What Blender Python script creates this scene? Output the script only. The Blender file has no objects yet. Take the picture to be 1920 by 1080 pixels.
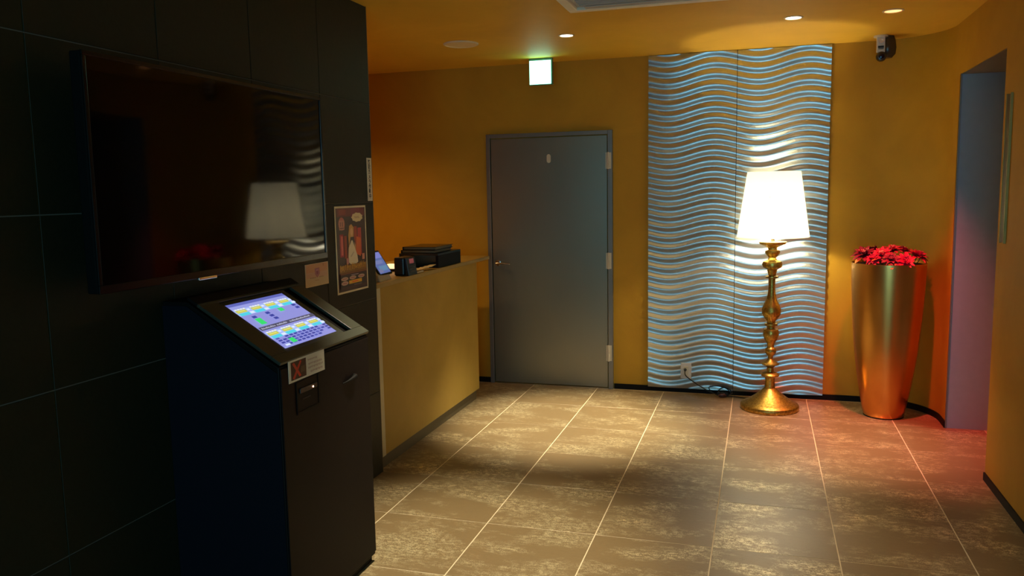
import bpy, bmesh, math, random
from mathutils import Vector, Matrix
random.seed(7)
PI = math.pi
scene = bpy.context.scene
COL = scene.collection

# ------------------------------------------------------------------ camera
cd = bpy.data.cameras.new('camera'); cam = bpy.data.objects.new('camera', cd); COL.objects.link(cam)
cd.sensor_width = 36; cd.lens = 36 * 1523.96 / 1920; cd.clip_start = 0.05
yaw, pitch, roll = -0.298424, -0.118467, -0.0180912
f = Vector((math.sin(yaw)*math.cos(pitch), math.cos(yaw)*math.cos(pitch), math.sin(pitch)))
r = Vector((math.cos(yaw), -math.sin(yaw), 0)); u = r.cross(f)
r2 = r*math.cos(roll) + u*math.sin(roll); u2 = r2.cross(f)
mw = Matrix((r2, u2, -f)).transposed().to_4x4(); mw.translation = Vector((0, 0, 1.57))
cam.matrix_world = mw
scene.camera = cam

# ------------------------------------------------------------------ world, daylight, exposure
w = bpy.data.worlds.new('world'); scene.world = w; w.use_nodes = True
w.node_tree.nodes['Background'].inputs[0].default_value = (0.25, 0.45, 1.0, 1)
w.node_tree.nodes['Background'].inputs[1].default_value = 0.05
vs = scene.view_settings
vs.view_transform = 'Standard'; vs.look = 'None'; vs.gamma = 1; vs.use_curve_mapping = False
vs.exposure = 0.80

def light(name, kind, loc, power, color, parent=None, aim=None, **kw):
    d = bpy.data.lights.new(name, kind); d.energy = power; d.color = color
    for k, v in kw.items(): setattr(d, k, v)
    o = bpy.data.objects.new(name, d); COL.objects.link(o)
    o.location = Vector(loc) - (parent.location if parent else Vector((0, 0, 0)))
    if parent: o.parent = parent
    if aim: o.rotation_euler = (Vector(aim) - Vector(loc)).to_track_quat('-Z', 'Y').to_euler()
    return o

# blue daylight entering through the glazed entrance behind the camera
light('entrance_daylight', 'AREA', (0.1, -2.75, 1.25), 40, (0.27, 0.74, 1.0), aim=(0.1, 6, 1.25),
      shape='RECTANGLE', size=2.2, size_y=2.2)

# ------------------------------------------------------------------ materials
def new_mat(name):
    m = bpy.data.materials.new(name); m.use_nodes = True
    nt = m.node_tree; return m, nt, nt.nodes['Principled BSDF']

def N(nt, t, **kw):
    n = nt.nodes.new(t)
    for k, v in kw.items():
        if k in n.inputs.keys(): n.inputs[k].default_value = v
        else: setattr(n, k, v)
    return n

def mat(name, col, rough=0.5, metal=0.0, var=0.08, scale=20.0, bump=0.0, emis=None, estr=0.0, spec=0.5, coat=0.0):
    m, nt, p = new_mat(name); L = nt.links
    p.inputs['Roughness'].default_value = rough; p.inputs['Metallic'].default_value = metal
    p.inputs['Specular IOR Level'].default_value = spec
    if coat: p.inputs['Coat Weight'].default_value = coat
    g = N(nt, 'ShaderNodeNewGeometry')
    no = N(nt, 'ShaderNodeTexNoise', Scale=scale, Detail=4.0); L.new(g.outputs['Position'], no.inputs['Vector'])
    mx = N(nt, 'ShaderNodeMix', data_type='RGBA')
    c1 = [max(0, c*(1-var)) for c in col]; c2 = [min(1, c*(1+var)) for c in col]
    mx.inputs['A'].default_value = (*c1, 1); mx.inputs['B'].default_value = (*c2, 1)
    L.new(no.outputs[0], mx.inputs['Factor']); L.new(mx.outputs['Result'], p.inputs['Base Color'])
    if bump:
        b = N(nt, 'ShaderNodeBump', Strength=bump, Distance=0.004)
        L.new(no.outputs[0], b.inputs['Height']); L.new(b.outputs[0], p.inputs['Normal'])
    if emis:
        p.inputs['Emission Color'].default_value = (*emis, 1); p.inputs['Emission Strength'].default_value = estr
    return m

def plaster(name, c1, c2):
    m, nt, p = new_mat(name); L = nt.links
    g = N(nt, 'ShaderNodeNewGeometry')
    n1 = N(nt, 'ShaderNodeTexNoise', Scale=1.6, Detail=6.0, Roughness=0.6, Distortion=0.6)
    n2 = N(nt, 'ShaderNodeTexNoise', Scale=38.0, Detail=5.0, Roughness=0.65)
    for n in (n1, n2): L.new(g.outputs['Position'], n.inputs['Vector'])
    mx = N(nt, 'ShaderNodeMix', data_type='RGBA'); mx.inputs['A'].default_value = (*c1, 1); mx.inputs['B'].default_value = (*c2, 1)
    rp = N(nt, 'ShaderNodeMapRange'); rp.inputs[1].default_value = 0.35; rp.inputs[2].default_value = 0.65
    L.new(n1.outputs[0], rp.inputs[0]); L.new(rp.outputs[0], mx.inputs['Factor']); L.new(mx.outputs['Result'], p.inputs['Base Color'])
    b = N(nt, 'ShaderNodeBump', Strength=0.25, Distance=0.004); L.new(n2.outputs[0], b.inputs['Height']); L.new(b.outputs[0], p.inputs['Normal'])
    p.inputs['Roughness'].default_value = 0.62; p.inputs['Specular IOR Level'].default_value = 0.3
    return m

def tile_mat(name):
    # brown glazed stoneware with streaky, glittering lustre patches
    m, nt, p = new_mat(name); L = nt.links
    g = N(nt, 'ShaderNodeNewGeometry'); oi = N(nt, 'ShaderNodeObjectInfo')
    mul = N(nt, 'ShaderNodeMath', operation='MULTIPLY'); mul.inputs[1].default_value = 11.0; L.new(oi.outputs['Random'], mul.inputs[0])
    cx = N(nt, 'ShaderNodeCombineXYZ'); L.new(mul.outputs[0], cx.inputs[2])
    ad = N(nt, 'ShaderNodeVectorMath', operation='ADD'); L.new(g.outputs['Position'], ad.inputs[0]); L.new(cx.outputs[0], ad.inputs[1])
    mp = N(nt, 'ShaderNodeMapping'); mp.inputs['Scale'].default_value = (1.0, 1.9, 1.0); L.new(ad.outputs[0], mp.inputs[0])
    big = N(nt, 'ShaderNodeTexNoise', Scale=2.6, Detail=5.0, Roughness=0.62); L.new(mp.outputs[0], big.inputs['Vector'])
    fin = N(nt, 'ShaderNodeTexNoise', Scale=190.0, Detail=3.0, Roughness=0.7); L.new(ad.outputs[0], fin.inputs['Vector'])
    mid = N(nt, 'ShaderNodeTexNoise', Scale=30.0, Detail=4.0, Roughness=0.7); L.new(mp.outputs[0], mid.inputs['Vector'])
    r1 = N(nt, 'ShaderNodeMapRange'); r1.inputs[1].default_value = 0.46; r1.inputs[2].default_value = 0.66; L.new(big.outputs[0], r1.inputs[0])
    s = N(nt, 'ShaderNodeMath', operation='ADD'); L.new(fin.outputs[0], s.inputs[0]); L.new(mid.outputs[0], s.inputs[1])
    r2_ = N(nt, 'ShaderNodeMapRange'); r2_.inputs[1].default_value = 0.95; r2_.inputs[2].default_value = 1.14; L.new(s.outputs[0], r2_.inputs[0])
    pm = N(nt, 'ShaderNodeMath', operation='MULTIPLY'); L.new(r1.outputs[0], pm.inputs[0]); L.new(r2_.outputs[0], pm.inputs[1])
    base = N(nt, 'ShaderNodeMix', data_type='RGBA'); base.inputs['A'].default_value = (0.118, 0.077, 0.034, 1); base.inputs['B'].default_value = (0.215, 0.147, 0.068, 1)
    L.new(s.outputs[0], base.inputs['Factor'])
    fl = N(nt, 'ShaderNodeMix', data_type='RGBA'); fl.inputs['B'].default_value = (0.82, 0.70, 0.42, 1)
    L.new(base.outputs['Result'], fl.inputs['A']); L.new(pm.outputs[0], fl.inputs['Factor'])
    L.new(fl.outputs['Result'], p.inputs['Base Color'])
    mm = N(nt, 'ShaderNodeMath', operation='MULTIPLY'); mm.inputs[1].default_value = 0.7; L.new(pm.outputs[0], mm.inputs[0]); L.new(mm.outputs[0], p.inputs['Metallic'])
    rr = N(nt, 'ShaderNodeMapRange'); rr.inputs[3].default_value = 0.40; rr.inputs[4].default_value = 0.31; L.new(pm.outputs[0], rr.inputs[0]); L.new(rr.outputs[0], p.inputs['Roughness'])
    b = N(nt, 'ShaderNodeBump', Strength=0.22, Distance=0.002); L.new(s.outputs[0], b.inputs['Height']); L.new(b.outputs[0], p.inputs['Normal'])
    return m

def brushed(name, col, rough, sx, sz, bump=0.05, metal=1.0):
    m, nt, p = new_mat(name); L = nt.links
    g = N(nt, 'ShaderNodeNewGeometry'); mp = N(nt, 'ShaderNodeMapping'); mp.inputs['Scale'].default_value = (sx, sx, sz)
    n = N(nt, 'ShaderNodeTexNoise', Scale=1.0, Detail=5.0, Roughness=0.6); L.new(g.outputs['Position'], mp.inputs[0]); L.new(mp.outputs[0], n.inputs['Vector'])
    p.inputs['Base Color'].default_value = (*col, 1); p.inputs['Metallic'].default_value = metal
    rr = N(nt, 'ShaderNodeMapRange'); rr.inputs[3].default_value = rough*0.8; rr.inputs[4].default_value = rough*1.25
    L.new(n.outputs[0], rr.inputs[0]); L.new(rr.outputs[0], p.inputs['Roughness'])
    b = N(nt, 'ShaderNodeBump', Strength=bump, Distance=0.002); L.new(n.outputs[0], b.inputs['Height']); L.new(b.outputs[0], p.inputs['Normal'])
    return m

def leaf_metal(name, c1, c2, rough, scale, bump, metal=1.0, squares=False):
    # gold leaf: mottled colour and hammered relief
    m, nt, p = new_mat(name); L = nt.links
    g = N(nt, 'ShaderNodeNewGeometry')
    n = N(nt, 'ShaderNodeTexNoise', Scale=scale, Detail=6.0, Roughness=0.7); L.new(g.outputs['Position'], n.inputs['Vector'])
    v = N(nt, 'ShaderNodeTexVoronoi', Scale=scale*0.35); L.new(g.outputs['Position'], v.inputs['Vector'])
    mx = N(nt, 'ShaderNodeMix', data_type='RGBA'); mx.inputs['A'].default_value = (*c1, 1); mx.inputs['B'].default_value = (*c2, 1)
    rp = N(nt, 'ShaderNodeMapRange'); rp.inputs[1].default_value = 0.38; rp.inputs[2].default_value = 0.62
    L.new(n.outputs[0], rp.inputs[0]); L.new(rp.outputs[0], mx.inputs['Factor']); L.new(mx.outputs['Result'], p.inputs['Base Color'])
    p.inputs['Metallic'].default_value = metal
    rr = N(nt, 'ShaderNodeMapRange'); rr.inputs[3].default_value = rough*1.3; rr.inputs[4].default_value = rough*0.8
    L.new(rp.outputs[0], rr.inputs[0]); L.new(rr.outputs[0], p.inputs['Roughness'])
    ad = N(nt, 'ShaderNodeMath', operation='ADD'); L.new(n.outputs[0], ad.inputs[0]); L.new(v.outputs[0], ad.inputs[1])
    b = N(nt, 'ShaderNodeBump', Strength=bump, Distance=0.003); L.new(ad.outputs[0], b.inputs['Height']); L.new(b.outputs[0], p.inputs['Normal'])
    return m

def print_mat(name, emit=0.0, rough=0.5):
    m, nt, p = new_mat(name)
    a = N(nt, 'ShaderNodeVertexColor', layer_name='ink')
    if emit:
        p.inputs['Base Color'].default_value = (0.01, 0.01, 0.01, 1)
        nt.links.new(a.outputs[0], p.inputs['Emission Color']); p.inputs['Emission Strength'].default_value = emit
    else: nt.links.new(a.outputs[0], p.inputs['Base Color'])
    p.inputs['Roughness'].default_value = rough
    return m

M = {
 'wall': plaster('mustard_plaster', (0.46, 0.245, 0.014), (0.54, 0.298, 0.019)),
 'ceil': plaster('mustard_ceiling_plaster', (0.68, 0.40, 0.034), (0.76, 0.455, 0.042)),
 'tile': tile_mat('floor_tile_glaze'),
 'grout': mat('floor_grout', (0.70, 0.58, 0.38), 0.8),
 'dtile': mat('dark_wall_tile_glaze', (0.0165, 0.0180, 0.0085), 0.55, var=0.25, scale=60, bump=0.12, spec=0.28),
 'dgrout': mat('dark_wall_grout', (0.15, 0.145, 0.12), 0.8),
 'base': mat('black_baseboard', (0.006, 0.005, 0.004), 0.6, spec=0.15),
 'door': brushed('door_steel', (0.275, 0.255, 0.195), 0.36, 60, 3, 0.03, 0.8),
 'frame': brushed('door_frame_steel', (0.22, 0.205, 0.185), 0.4, 30, 3, 0.03, 0.6),
 'chrome': mat('satin_chrome', (0.75, 0.72, 0.66), 0.22, 1.0),
 'pale': mat('pale_plastic', (0.62, 0.57, 0.45), 0.5),
 'white': mat('off_white_paint', (0.72, 0.62, 0.45), 0.5),
 'black': mat('black_plastic', (0.008, 0.008, 0.008), 0.35),
 'kiosk': mat('black_powder_coat', (0.007, 0.005, 0.0045), 0.5, spec=0.12, bump=0.05, scale=300),
 'kioskside': mat('kiosk_side_blue_lit', (0.003, 0.004, 0.009), 0.6, spec=0.2),  # blue cast of the daylight put into the colour of the black side
 'bezel': mat('dark_olive_bezel', (0.032, 0.034, 0.022), 0.4),
 'tvscreen': mat('tv_glass', (0.002, 0.0015, 0.0012), 0.05, var=0, spec=0.15),
 'tvframe': mat('tv_gloss_black', (0.004, 0.004, 0.004), 0.22, spec=0.3),
 'silver': mat('wave_panel_silver', (0.52, 0.56, 0.58), 0.28, 0.86, var=0.04, scale=9),
 'gold': leaf_metal('lamp_gold_leaf', (0.30, 0.19, 0.035), (0.66, 0.46, 0.11), 0.36, 70, 0.22),
 'vase': mat('vase_gold_leaf', (0.70, 0.37, 0.095), 0.28, 1.0, var=0.16, scale=5),
 'vasein': mat('vase_inside', (0.012, 0.008, 0.004), 0.8),
 'counter': plaster('counter_front_plaster', (0.38, 0.26, 0.050), (0.46, 0.315, 0.065)),
 'ctop': mat('counter_top_laminate', (0.38, 0.27, 0.07), 0.4),
 'kick': mat('counter_kick_board', (0.10, 0.085, 0.045), 0.5),
 'trim': mat('pale_edge_trim', (0.55, 0.52, 0.38), 0.45),
 'bluewall': mat('alcove_blue_grey_paint', (0.32, 0.40, 0.48), 0.38),
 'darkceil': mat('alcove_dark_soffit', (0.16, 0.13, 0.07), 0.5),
 'panel': brushed('call_panel_metal', (0.05, 0.04, 0.02), 0.45, 40, 4, 0.02, metal=0.3),
 'brass': mat('pale_brass_edge', (0.38, 0.30, 0.10), 0.35, 1.0),
 'paper': mat('paper', (0.84, 0.78, 0.62), 0.7, var=0.03),
 'paperwarm': mat('salmon_paper', (0.66, 0.52, 0.34), 0.7, var=0.1, scale=8),
 'ink': mat('black_ink', (0.012, 0.012, 0.010), 0.6),
 'print': print_mat('poster_print', rough=0.35),
 'screen': print_mat('kiosk_screen_light', 0.68, 0.3),
 'tablet': print_mat('tablet_screen_light', 0.36, 0.3),
 'grille': mat('speaker_grille_mesh', (0.80, 0.64, 0.34), 0.6),
 'acw': mat('ac_ivory_plastic', (0.88, 0.82, 0.66), 0.45),
 'acg': mat('ac_grey_louvre', (0.50, 0.50, 0.48), 0.45),
 'cctv': mat('cctv_grey', (0.62, 0.60, 0.58), 0.4),
 'cctvd': mat('cctv_dark', (0.05, 0.035, 0.02), 0.25),
 'lens': mat('lens_glass', (0.01, 0.005, 0.02), 0.05),
 'glass_e': mat('exit_sign_light', (0.6, 0.9, 0.8), 0.4, emis=(0.34, 1.0, 0.74), estr=3.6),
 'exitf': mat('exit_sign_housing', (0.10, 0.22, 0.16), 0.5),
 'led': mat('red_led', (0.6, 0.2, 0.1), 0.4, emis=(1, 0.55, 0.35), estr=3),
 'glow': mat('small_warm_glow', (0.8, 0.5, 0.3), 0.5, emis=(1.0, 0.62, 0.34), estr=0.9),
 'd_white': mat('downlight_warm_white', (0.9, 0.9, 0.8), 0.4, emis=(1.0, 0.86, 0.66), estr=9),
 'd_red': mat('downlight_orange', (0.9, 0.5, 0.3), 0.4, emis=(1.0, 0.40, 0.14), estr=1.6),
 'orange': mat('orange_petal', (0.62, 0.17, 0.03), 0.6),
 'red': mat('crimson_petal', (0.50, 0.012, 0.060), 0.55, var=0.3, scale=60),
 'bred': mat('bright_red_petal', (0.60, 0.014, 0.085), 0.55, var=0.3, scale=60),
 'dred': mat('maroon_petal', (0.20, 0.005, 0.04), 0.6, var=0.3, scale=60),
 'stamen': mat('pink_stamen', (0.85, 0.38, 0.30), 0.6),
 'ostamen': mat('orange_stamen', (0.80, 0.36, 0.14), 0.6),
 'stem': mat('green_stem', (0.03, 0.06, 0.015), 0.6),
 'disp': mat('small_red_display', (0.12, 0.03, 0.03), 0.4, emis=(0.6, 0.12, 0.12), estr=0.15),
 'glitter': mat('crumpled_paper', (0.75, 0.66, 0.42), 0.35, bump=0.6, scale=140),
}
# lamp shade: translucent fabric lit from inside
def shade_mat():
    m, nt, p = new_mat('lamp_shade_fabric'); L = nt.links
    out = nt.nodes['Material Output']
    tr = N(nt, 'ShaderNodeBsdfTranslucent'); tr.inputs[0].default_value = (0.92, 0.92, 0.82, 1)
    di = N(nt, 'ShaderNodeBsdfDiffuse'); di.inputs[0].default_value = (0.85, 0.80, 0.66, 1)
    mx = N(nt, 'ShaderNodeMixShader'); mx.inputs[0].default_value = 0.30
    em = N(nt, 'ShaderNodeEmission'); em.inputs[0].default_value = (1.0, 0.94, 0.74, 1); em.inputs[1].default_value = 0.3
    ad = N(nt, 'ShaderNodeAddShader')
    g = N(nt, 'ShaderNodeNewGeometry'); wv = N(nt, 'ShaderNodeTexNoise', Scale=260.0, Detail=2.0); L.new(g.outputs['Position'], wv.inputs['Vector'])
    b = N(nt, 'ShaderNodeBump', Strength=0.1, Distance=0.001); L.new(wv.outputs[0], b.inputs['Height']); L.new(b.outputs[0], di.inputs['Normal'])
    L.new(di.outputs[0], mx.inputs[1]); L.new(tr.outputs[0], mx.inputs[2]); L.new(mx.outputs[0], ad.inputs[0]); L.new(em.outputs[0], ad.inputs[1]); L.new(ad.outputs[0], out.inputs[0])
    return m
M['shade'] = shade_mat()

# ------------------------------------------------------------------ geometry helpers
class MB:
    def __init__(s): s.v = []; s.f = []; s.c = []
    def add(s, vs_, fs, col=None):
        n = len(s.v); s.v += [tuple(v) for v in vs_]; s.f += [tuple(i+n for i in q) for q in fs]; s.c += [col]*len(fs); return s
    def box(s, x0, x1, y0, y1, z0, z1):
        return s.add([(x0,y0,z0),(x1,y0,z0),(x1,y1,z0),(x0,y1,z0),(x0,y0,z1),(x1,y0,z1),(x1,y1,z1),(x0,y1,z1)],
            [(0,3,2,1),(4,5,6,7),(0,1,5,4),(1,2,6,5),(2,3,7,6),(3,0,4,7)])
    def lathe(s, prof, c=(0,0,0), n=48, cap0=True, cap1=True, axis='Z'):
        vs_ = []; fs = []
        for (rr, z) in prof:
            for k in range(n):
                a = 2*PI*k/n; p = (rr*math.cos(a), rr*math.sin(a), z)
                if axis == 'Y': p = (p[0], -p[2], p[1])
                if axis == 'X': p = (p[2], p[0], p[1])
                vs_.append((p[0]+c[0], p[1]+c[1], p[2]+c[2]))
        for i in range(len(prof)-1):
            for k in range(n):
                a, b = i*n+k, i*n+(k+1) % n; fs.append((a, b, b+n, a+n))
        if cap0: fs.append(tuple(range(n-1, -1, -1)))
        if cap1: fs.append(tuple(range((len(prof)-1)*n, len(prof)*n)))
        return s.add(vs_, fs)
    def tube(s, path, rad, n=8):
        vs_ = []; fs = []; P = [Vector(p) for p in path]
        up = Vector((0, 0, 1))
        for i, p in enumerate(P):
            t = (P[min(i+1, len(P)-1)] - P[max(i-1, 0)]).normalized()
            a = t.cross(up) if abs(t.z) < 0.95 else t.cross(Vector((1, 0, 0))); a.normalize(); b = t.cross(a)
            rr = rad[i] if isinstance(rad, (list, tuple)) else rad
            for k in range(n):
                q = p + a*rr*math.cos(2*PI*k/n) + b*rr*math.sin(2*PI*k/n); vs_.append(tuple(q))
        for i in range(len(P)-1):
            for k in range(n):
                c, d = i*n+k, i*n+(k+1) % n; fs.append((c, d, d+n, c+n))
        fs.append(tuple(range(n-1, -1, -1))); fs.append(tuple(range((len(P)-1)*n, len(P)*n)))
        return s.add(vs_, fs)
    def prism(s, poly, y0, y1):          # polygon in XZ extruded along Y
        n = len(poly)
        vs_ = [(x, y0, z) for x, z in poly] + [(x, y1, z) for x, z in poly]
        fs = [tuple(range(n)), tuple(range(2*n-1, n-1, -1))] + [(i, i+n, (i+1) % n+n, (i+1) % n) for i in range(n)]
        return s.add(vs_, fs)
    def mesh(s, name, m=None, smooth=False):
        me = bpy.data.meshes.new(name); me.from_pydata(s.v, [], s.f)
        if m: me.materials.append(m)
        bm = bmesh.new(); bm.from_mesh(me); bmesh.ops.recalc_face_normals(bm, faces=bm.faces); bm.to_mesh(me); bm.free()
        if smooth:
            me.polygons.foreach_set('use_smooth', [True]*len(me.polygons))
            me.set_sharp_from_angle(angle=math.radians(40))
        me.update(); return me
    def build(s, name, m, parent=None, smooth=False, bevel=0, world=True, label=None):
        return link(name, s.mesh(name, m, smooth), parent, bevel, world, label)

def link(name, me, parent=None, bevel=0, world=True, label=None):
    o = bpy.data.objects.new(name, me); COL.objects.link(o)
    if parent:
        o.parent = parent
        if world: o.location = -Vector(parent.matrix_basis.translation) if parent.parent is None else -Vector(parent.matrix_basis.translation) - Vector(parent.parent.matrix_basis.translation)
    if bevel:
        b = o.modifiers.new('bevel', 'BEVEL'); b.width = bevel; b.segments = 2; b.limit_method = 'ANGLE'
        b.harden_normals = False
    if label: o['label'] = label
    return o

def tag(o, label, cat, group=None, kind=None):
    if label: o['label'] = label
    if cat: o['category'] = cat
    if group: o['group'] = group
    if kind: o['kind'] = kind
    return o
def thing(name, label, cat, loc=(0, 0, 0), group=None):
    o = bpy.data.objects.new(name, None); COL.objects.link(o); o.location = loc; o.empty_display_size = 0.1
    return tag(o, label, cat, group)
def struct(name, mb, m, **kw):
    o = mb.build(name, m, **kw); o['kind'] = 'structure'; return o

class Print:
    """flat print: coloured polygons in (u, v) metres on a plane; each later polygon a hair further out"""
    def __init__(s): s.p = []
    def poly(s, pts, col): s.p.append((pts, col)); return s
    gain = 1.0
    def rect(s, u0, u1, v0, v1, col): return s.poly([(u0,v0),(u1,v0),(u1,v1),(u0,v1)], col)
    def ell(s, cu, cv, ru, rv, col, n=16, jag=0):
        return s.poly([(cu+ru*(1+jag*(k % 2))*math.cos(2*PI*k/n), cv+rv*(1+jag*(k % 2))*math.sin(2*PI*k/n)) for k in range(n)], col)
    def build(s, name, m, parent, o, du, dv, eps=0.00006):
        o = Vector(o); du = Vector(du); dv = Vector(dv); nn = du.cross(dv).normalized()
        vs_ = []; fs = []; cols = []
        for i, (pts, c) in enumerate(s.p):
            k = len(vs_)
            vs_ += [tuple(o + du*a + dv*b + nn*eps*(i+1)) for a, b in pts]; fs.append(tuple(range(k, k+len(pts)))); cols.append(c)
        me = bpy.data.meshes.new(name); me.from_pydata(vs_, [], fs); me.materials.append(m)
        at = me.color_attributes.new('ink', 'FLOAT_COLOR', 'CORNER')
        li = 0
        for p in me.polygons:
            for _ in p.loop_indices: at.data[li].color = (*[min(1, q*s.gain) for q in cols[p.index]], 1); li += 1
        return link(name, me, parent)

def lettering(name, body, size, m, parent, o, du, dv, align='CENTER', space=1.0, thick=0.0):
    cu = bpy.data.curves.new(name, 'FONT'); cu.body = body; cu.size = size; cu.align_x = align; cu.align_y = 'TOP'; cu.space_line = space; cu.resolution_u = 2; cu.offset = 0.0007
    to = bpy.data.objects.new(name+'_tmp', cu); COL.objects.link(to)
    dg = bpy.context.evaluated_depsgraph_get(); me = bpy.data.meshes.new_from_object(to.evaluated_get(dg))
    bpy.data.objects.remove(to); bpy.data.curves.remove(cu)
    du = Vector(du).normalized(); dv = Vector(dv).normalized(); nn = du.cross(dv)
    mt = Matrix((du, dv, nn)).transposed().to_4x4(); mt.translation = Vector(o)
    me.transform(mt); me.materials.clear(); me.materials.append(m); me.name = name
    return link(name, me, parent)

# ------------------------------------------------------------------ the room
H = 2.557; XL = -2.03; XR = 1.16; YB = 6.27; RC = 0.42; YF = -2.5
# floor: grout bed + single tiles
floor = struct('floor', MB().box(-4.3, 2.2, YF-0.6, YB+0.3, -0.12, -0.0009), M['grout'])
TX, TY, G, GX = 0.5222, 0.5475, 0.0034, 0.0052
cache = {}
def floor_tile(x0, x1, y0, y1):
    key = (round(x1-x0, 4), round(y1-y0, 4))
    if key not in cache:
        a, b = key; e = 0.0007
        g, h = GX/2, G/2
        mb = MB().add([(g,h,-.012),(a-g,h,-.012),(a-g,b-h,-.012),(g,b-h,-.012),
                       (g,h,-e),(a-g,h,-e),(a-g,b-h,-e),(g,b-h,-e),
                       (g+e,h+e,0),(a-g-e,h+e,0),(a-g-e,b-h-e,0),(g+e,b-h-e,0)],
                      [(8,9,10,11),(0,1,5,4),(1,2,6,5),(2,3,7,6),(3,0,4,7),(4,5,9,8),(5,6,10,9),(6,7,11,10),(7,4,8,11)])
        cache[key] = mb.mesh('tile', M['tile'])
    o = bpy.data.objects.new('tile', cache[key]); COL.objects.link(o); o.parent = floor; o.location = (x0, y0, 0)
for i in range(-5, 6):
    x0 = -0.704 + TX*(i); x1 = x0 + TX
    for j in range(-11, 6):
        y0 = 3.514 + TY*j; y1 = y0 + TY
        a0, a1 = x0, x1; b0, b1 = max(y0, YF), min(y1, YB)
        if a1 <= XL and b1 < 4.0: continue
        if a0 < XL and b1 <= 4.05: a0 = XL
        if a1 <= XL + 0.02 and b0 < 5.6: continue
        if a0 > XR - 0.05 and not (b1 > 4.0 and b0 < 5.7): continue
        a1 = min(a1, 1.8)
        if a1-a0 < 0.03 or b1-b0 < 0.03: continue
        floor_tile(a0, a1, b0, b1)

# back wall, right wall with rounded corner and lift alcove, ceiling
struct('wall_back', MB().box(-4.3, XR-RC, YB, YB+0.2, -0.1, H+0.1), M['wall'])
def curved(r_in, z0, z1, thick, a0=0, a1=90, n=24):
    mb = MB(); vs_ = []; fs = []
    cx_, cy_ = XR-RC, YB-RC
    for k in range(n+1):
        a = math.radians(a0+(a1-a0)*k/n); c, s_ = math.cos(a), math.sin(a)
        for rr in (r_in, r_in+thick):
            for z in (z0, z1): vs_.append((cx_+rr*c, cy_+rr*s_, z))
    for k in range(n):
        b = k*4; e = b+4
        fs += [(b, e, e+1, b+1), (b+2, b+3, e+3, e+2), (b+1, e+1, e+3, b+3), (b, b+2, e+2, e)]
    fs += [(0, 1, 3, 2), (n*4, n*4+2, n*4+3, n*4+1)]
    return mb.add(vs_, fs)
Y0, Y1, ZA = 4.72, 5.735, 2.238
struct('wall_corner_right', curved(RC, -0.1, H+0.1, 0.15), M['wall'], smooth=True)
struct('wall_right', MB().box(XR, XR+0.15, YF, Y0, -0.1, H+0.1).box(XR, XR+0.15, Y0, Y1, ZA, H+0.1).box(XR, XR+0.15, Y1, YB-RC, -0.1, H+0.1), M['wall'])
struct('wall_alcove_far', MB().box(XR+0.004, 1.85, Y1-0.035, Y1+0.06, -0.1, ZA-0.001), M['bluewall'])
struct('wall_alcove_near', MB().box(XR+0.151, 1.85, Y0-0.1, Y0, -0.1, ZA), M['bluewall'])
struct('wall_alcove_side', MB().box(1.80, 1.9, Y0, Y1, -0.1, ZA), M['bluewall'])
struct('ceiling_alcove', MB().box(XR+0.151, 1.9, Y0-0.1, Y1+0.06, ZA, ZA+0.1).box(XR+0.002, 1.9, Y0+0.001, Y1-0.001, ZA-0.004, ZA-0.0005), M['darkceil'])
struct('trim_1', MB().box(XR-0.003, XR+0.006, Y1-0.040, Y1-0.030, 0, ZA), M['frame'])
struct('ceiling', MB().box(-4.3, 2.0, YF-0.2, YB+0.2, H, H+0.12), M['ceil'])
# reception side and entrance behind the camera
struct('wall_reception', MB().box(-4.3, -4.1, 3.8, YB, -0.1, H+0.1), M['wall'])
struct('wall_reception_near', MB().box(-4.3, XL-0.22, 3.8, 3.95, -0.1, H+0.1), M['wall'])
struct('wall_front', MB().box(XL-0.2, -1.1, YF-0.15, YF, -0.1, H+0.1).box(1.1, XR+0.15, YF-0.15, YF, -0.1, H+0.1).box(-1.1, 1.1, YF-0.15, YF, 2.3, H+0.1), M['wall'])
struct('door_2', MB().box(-1.1, -1.04, YF-0.1, YF-0.04, 0, 2.3).box(1.04, 1.1, YF-0.1, YF-0.04, 0, 2.3).box(-0.03, 0.03, YF-0.1, YF-0.04, 0, 2.3).box(-1.04, 1.04, YF-0.1, YF-0.04, 2.24, 2.3), M['frame'])

# dark tiled wall, built from single tiles on a grout bed
wl = struct('wall_left', MB().box(XL-0.22, XL-0.0035, YF, 4.043, -0.1, H+0.1), M['dgrout'])
zs = [0.0, 0.474, 0.998, 1.525, 2.048, H]
ys = [1.887 + 0.5475*k for k in range(-8, 4)] + [4.045]
ys = [max(y, YF) for y in ys]
g2 = 0.0040
cache2 = {}
for a, b in zip(ys[:-1], ys[1:]):
    if b-a < 0.02: continue
    for c, d in zip(zs[:-1], zs[1:]):
        key = (round(b-a, 4), round(d-c, 4))
        if key not in cache2:
            e = 0.001; yy, zz = key
            cache2[key] = MB().add([(-.01,g2/2,g2/2),(-.01,yy-g2/2,g2/2),(-.01,yy-g2/2,zz-g2/2),(-.01,g2/2,zz-g2/2),
                (-e,g2/2,g2/2),(-e,yy-g2/2,g2/2),(-e,yy-g2/2,zz-g2/2),(-e,g2/2,zz-g2/2),
                (0,g2/2+e,g2/2+e),(0,yy-g2/2-e,g2/2+e),(0,yy-g2/2-e,zz-g2/2-e),(0,g2/2+e,zz-g2/2-e)],
                [(8,9,10,11),(0,1,5,4),(1,2,6,5),(2,3,7,6),(3,0,4,7),(4,5,9,8),(5,6,10,9),(6,7,11,10),(7,4,8,11)]).mesh('tile', M['dtile'])
        o = bpy.data.objects.new('tile', cache2[key]); COL.objects.link(o); o.parent = wl; o.location = (XL, a, c)
struct('trim_2', MB().box(XL-0.225, XL+0.001, 4.043, 4.047, 0, H), M['kick'])

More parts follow.
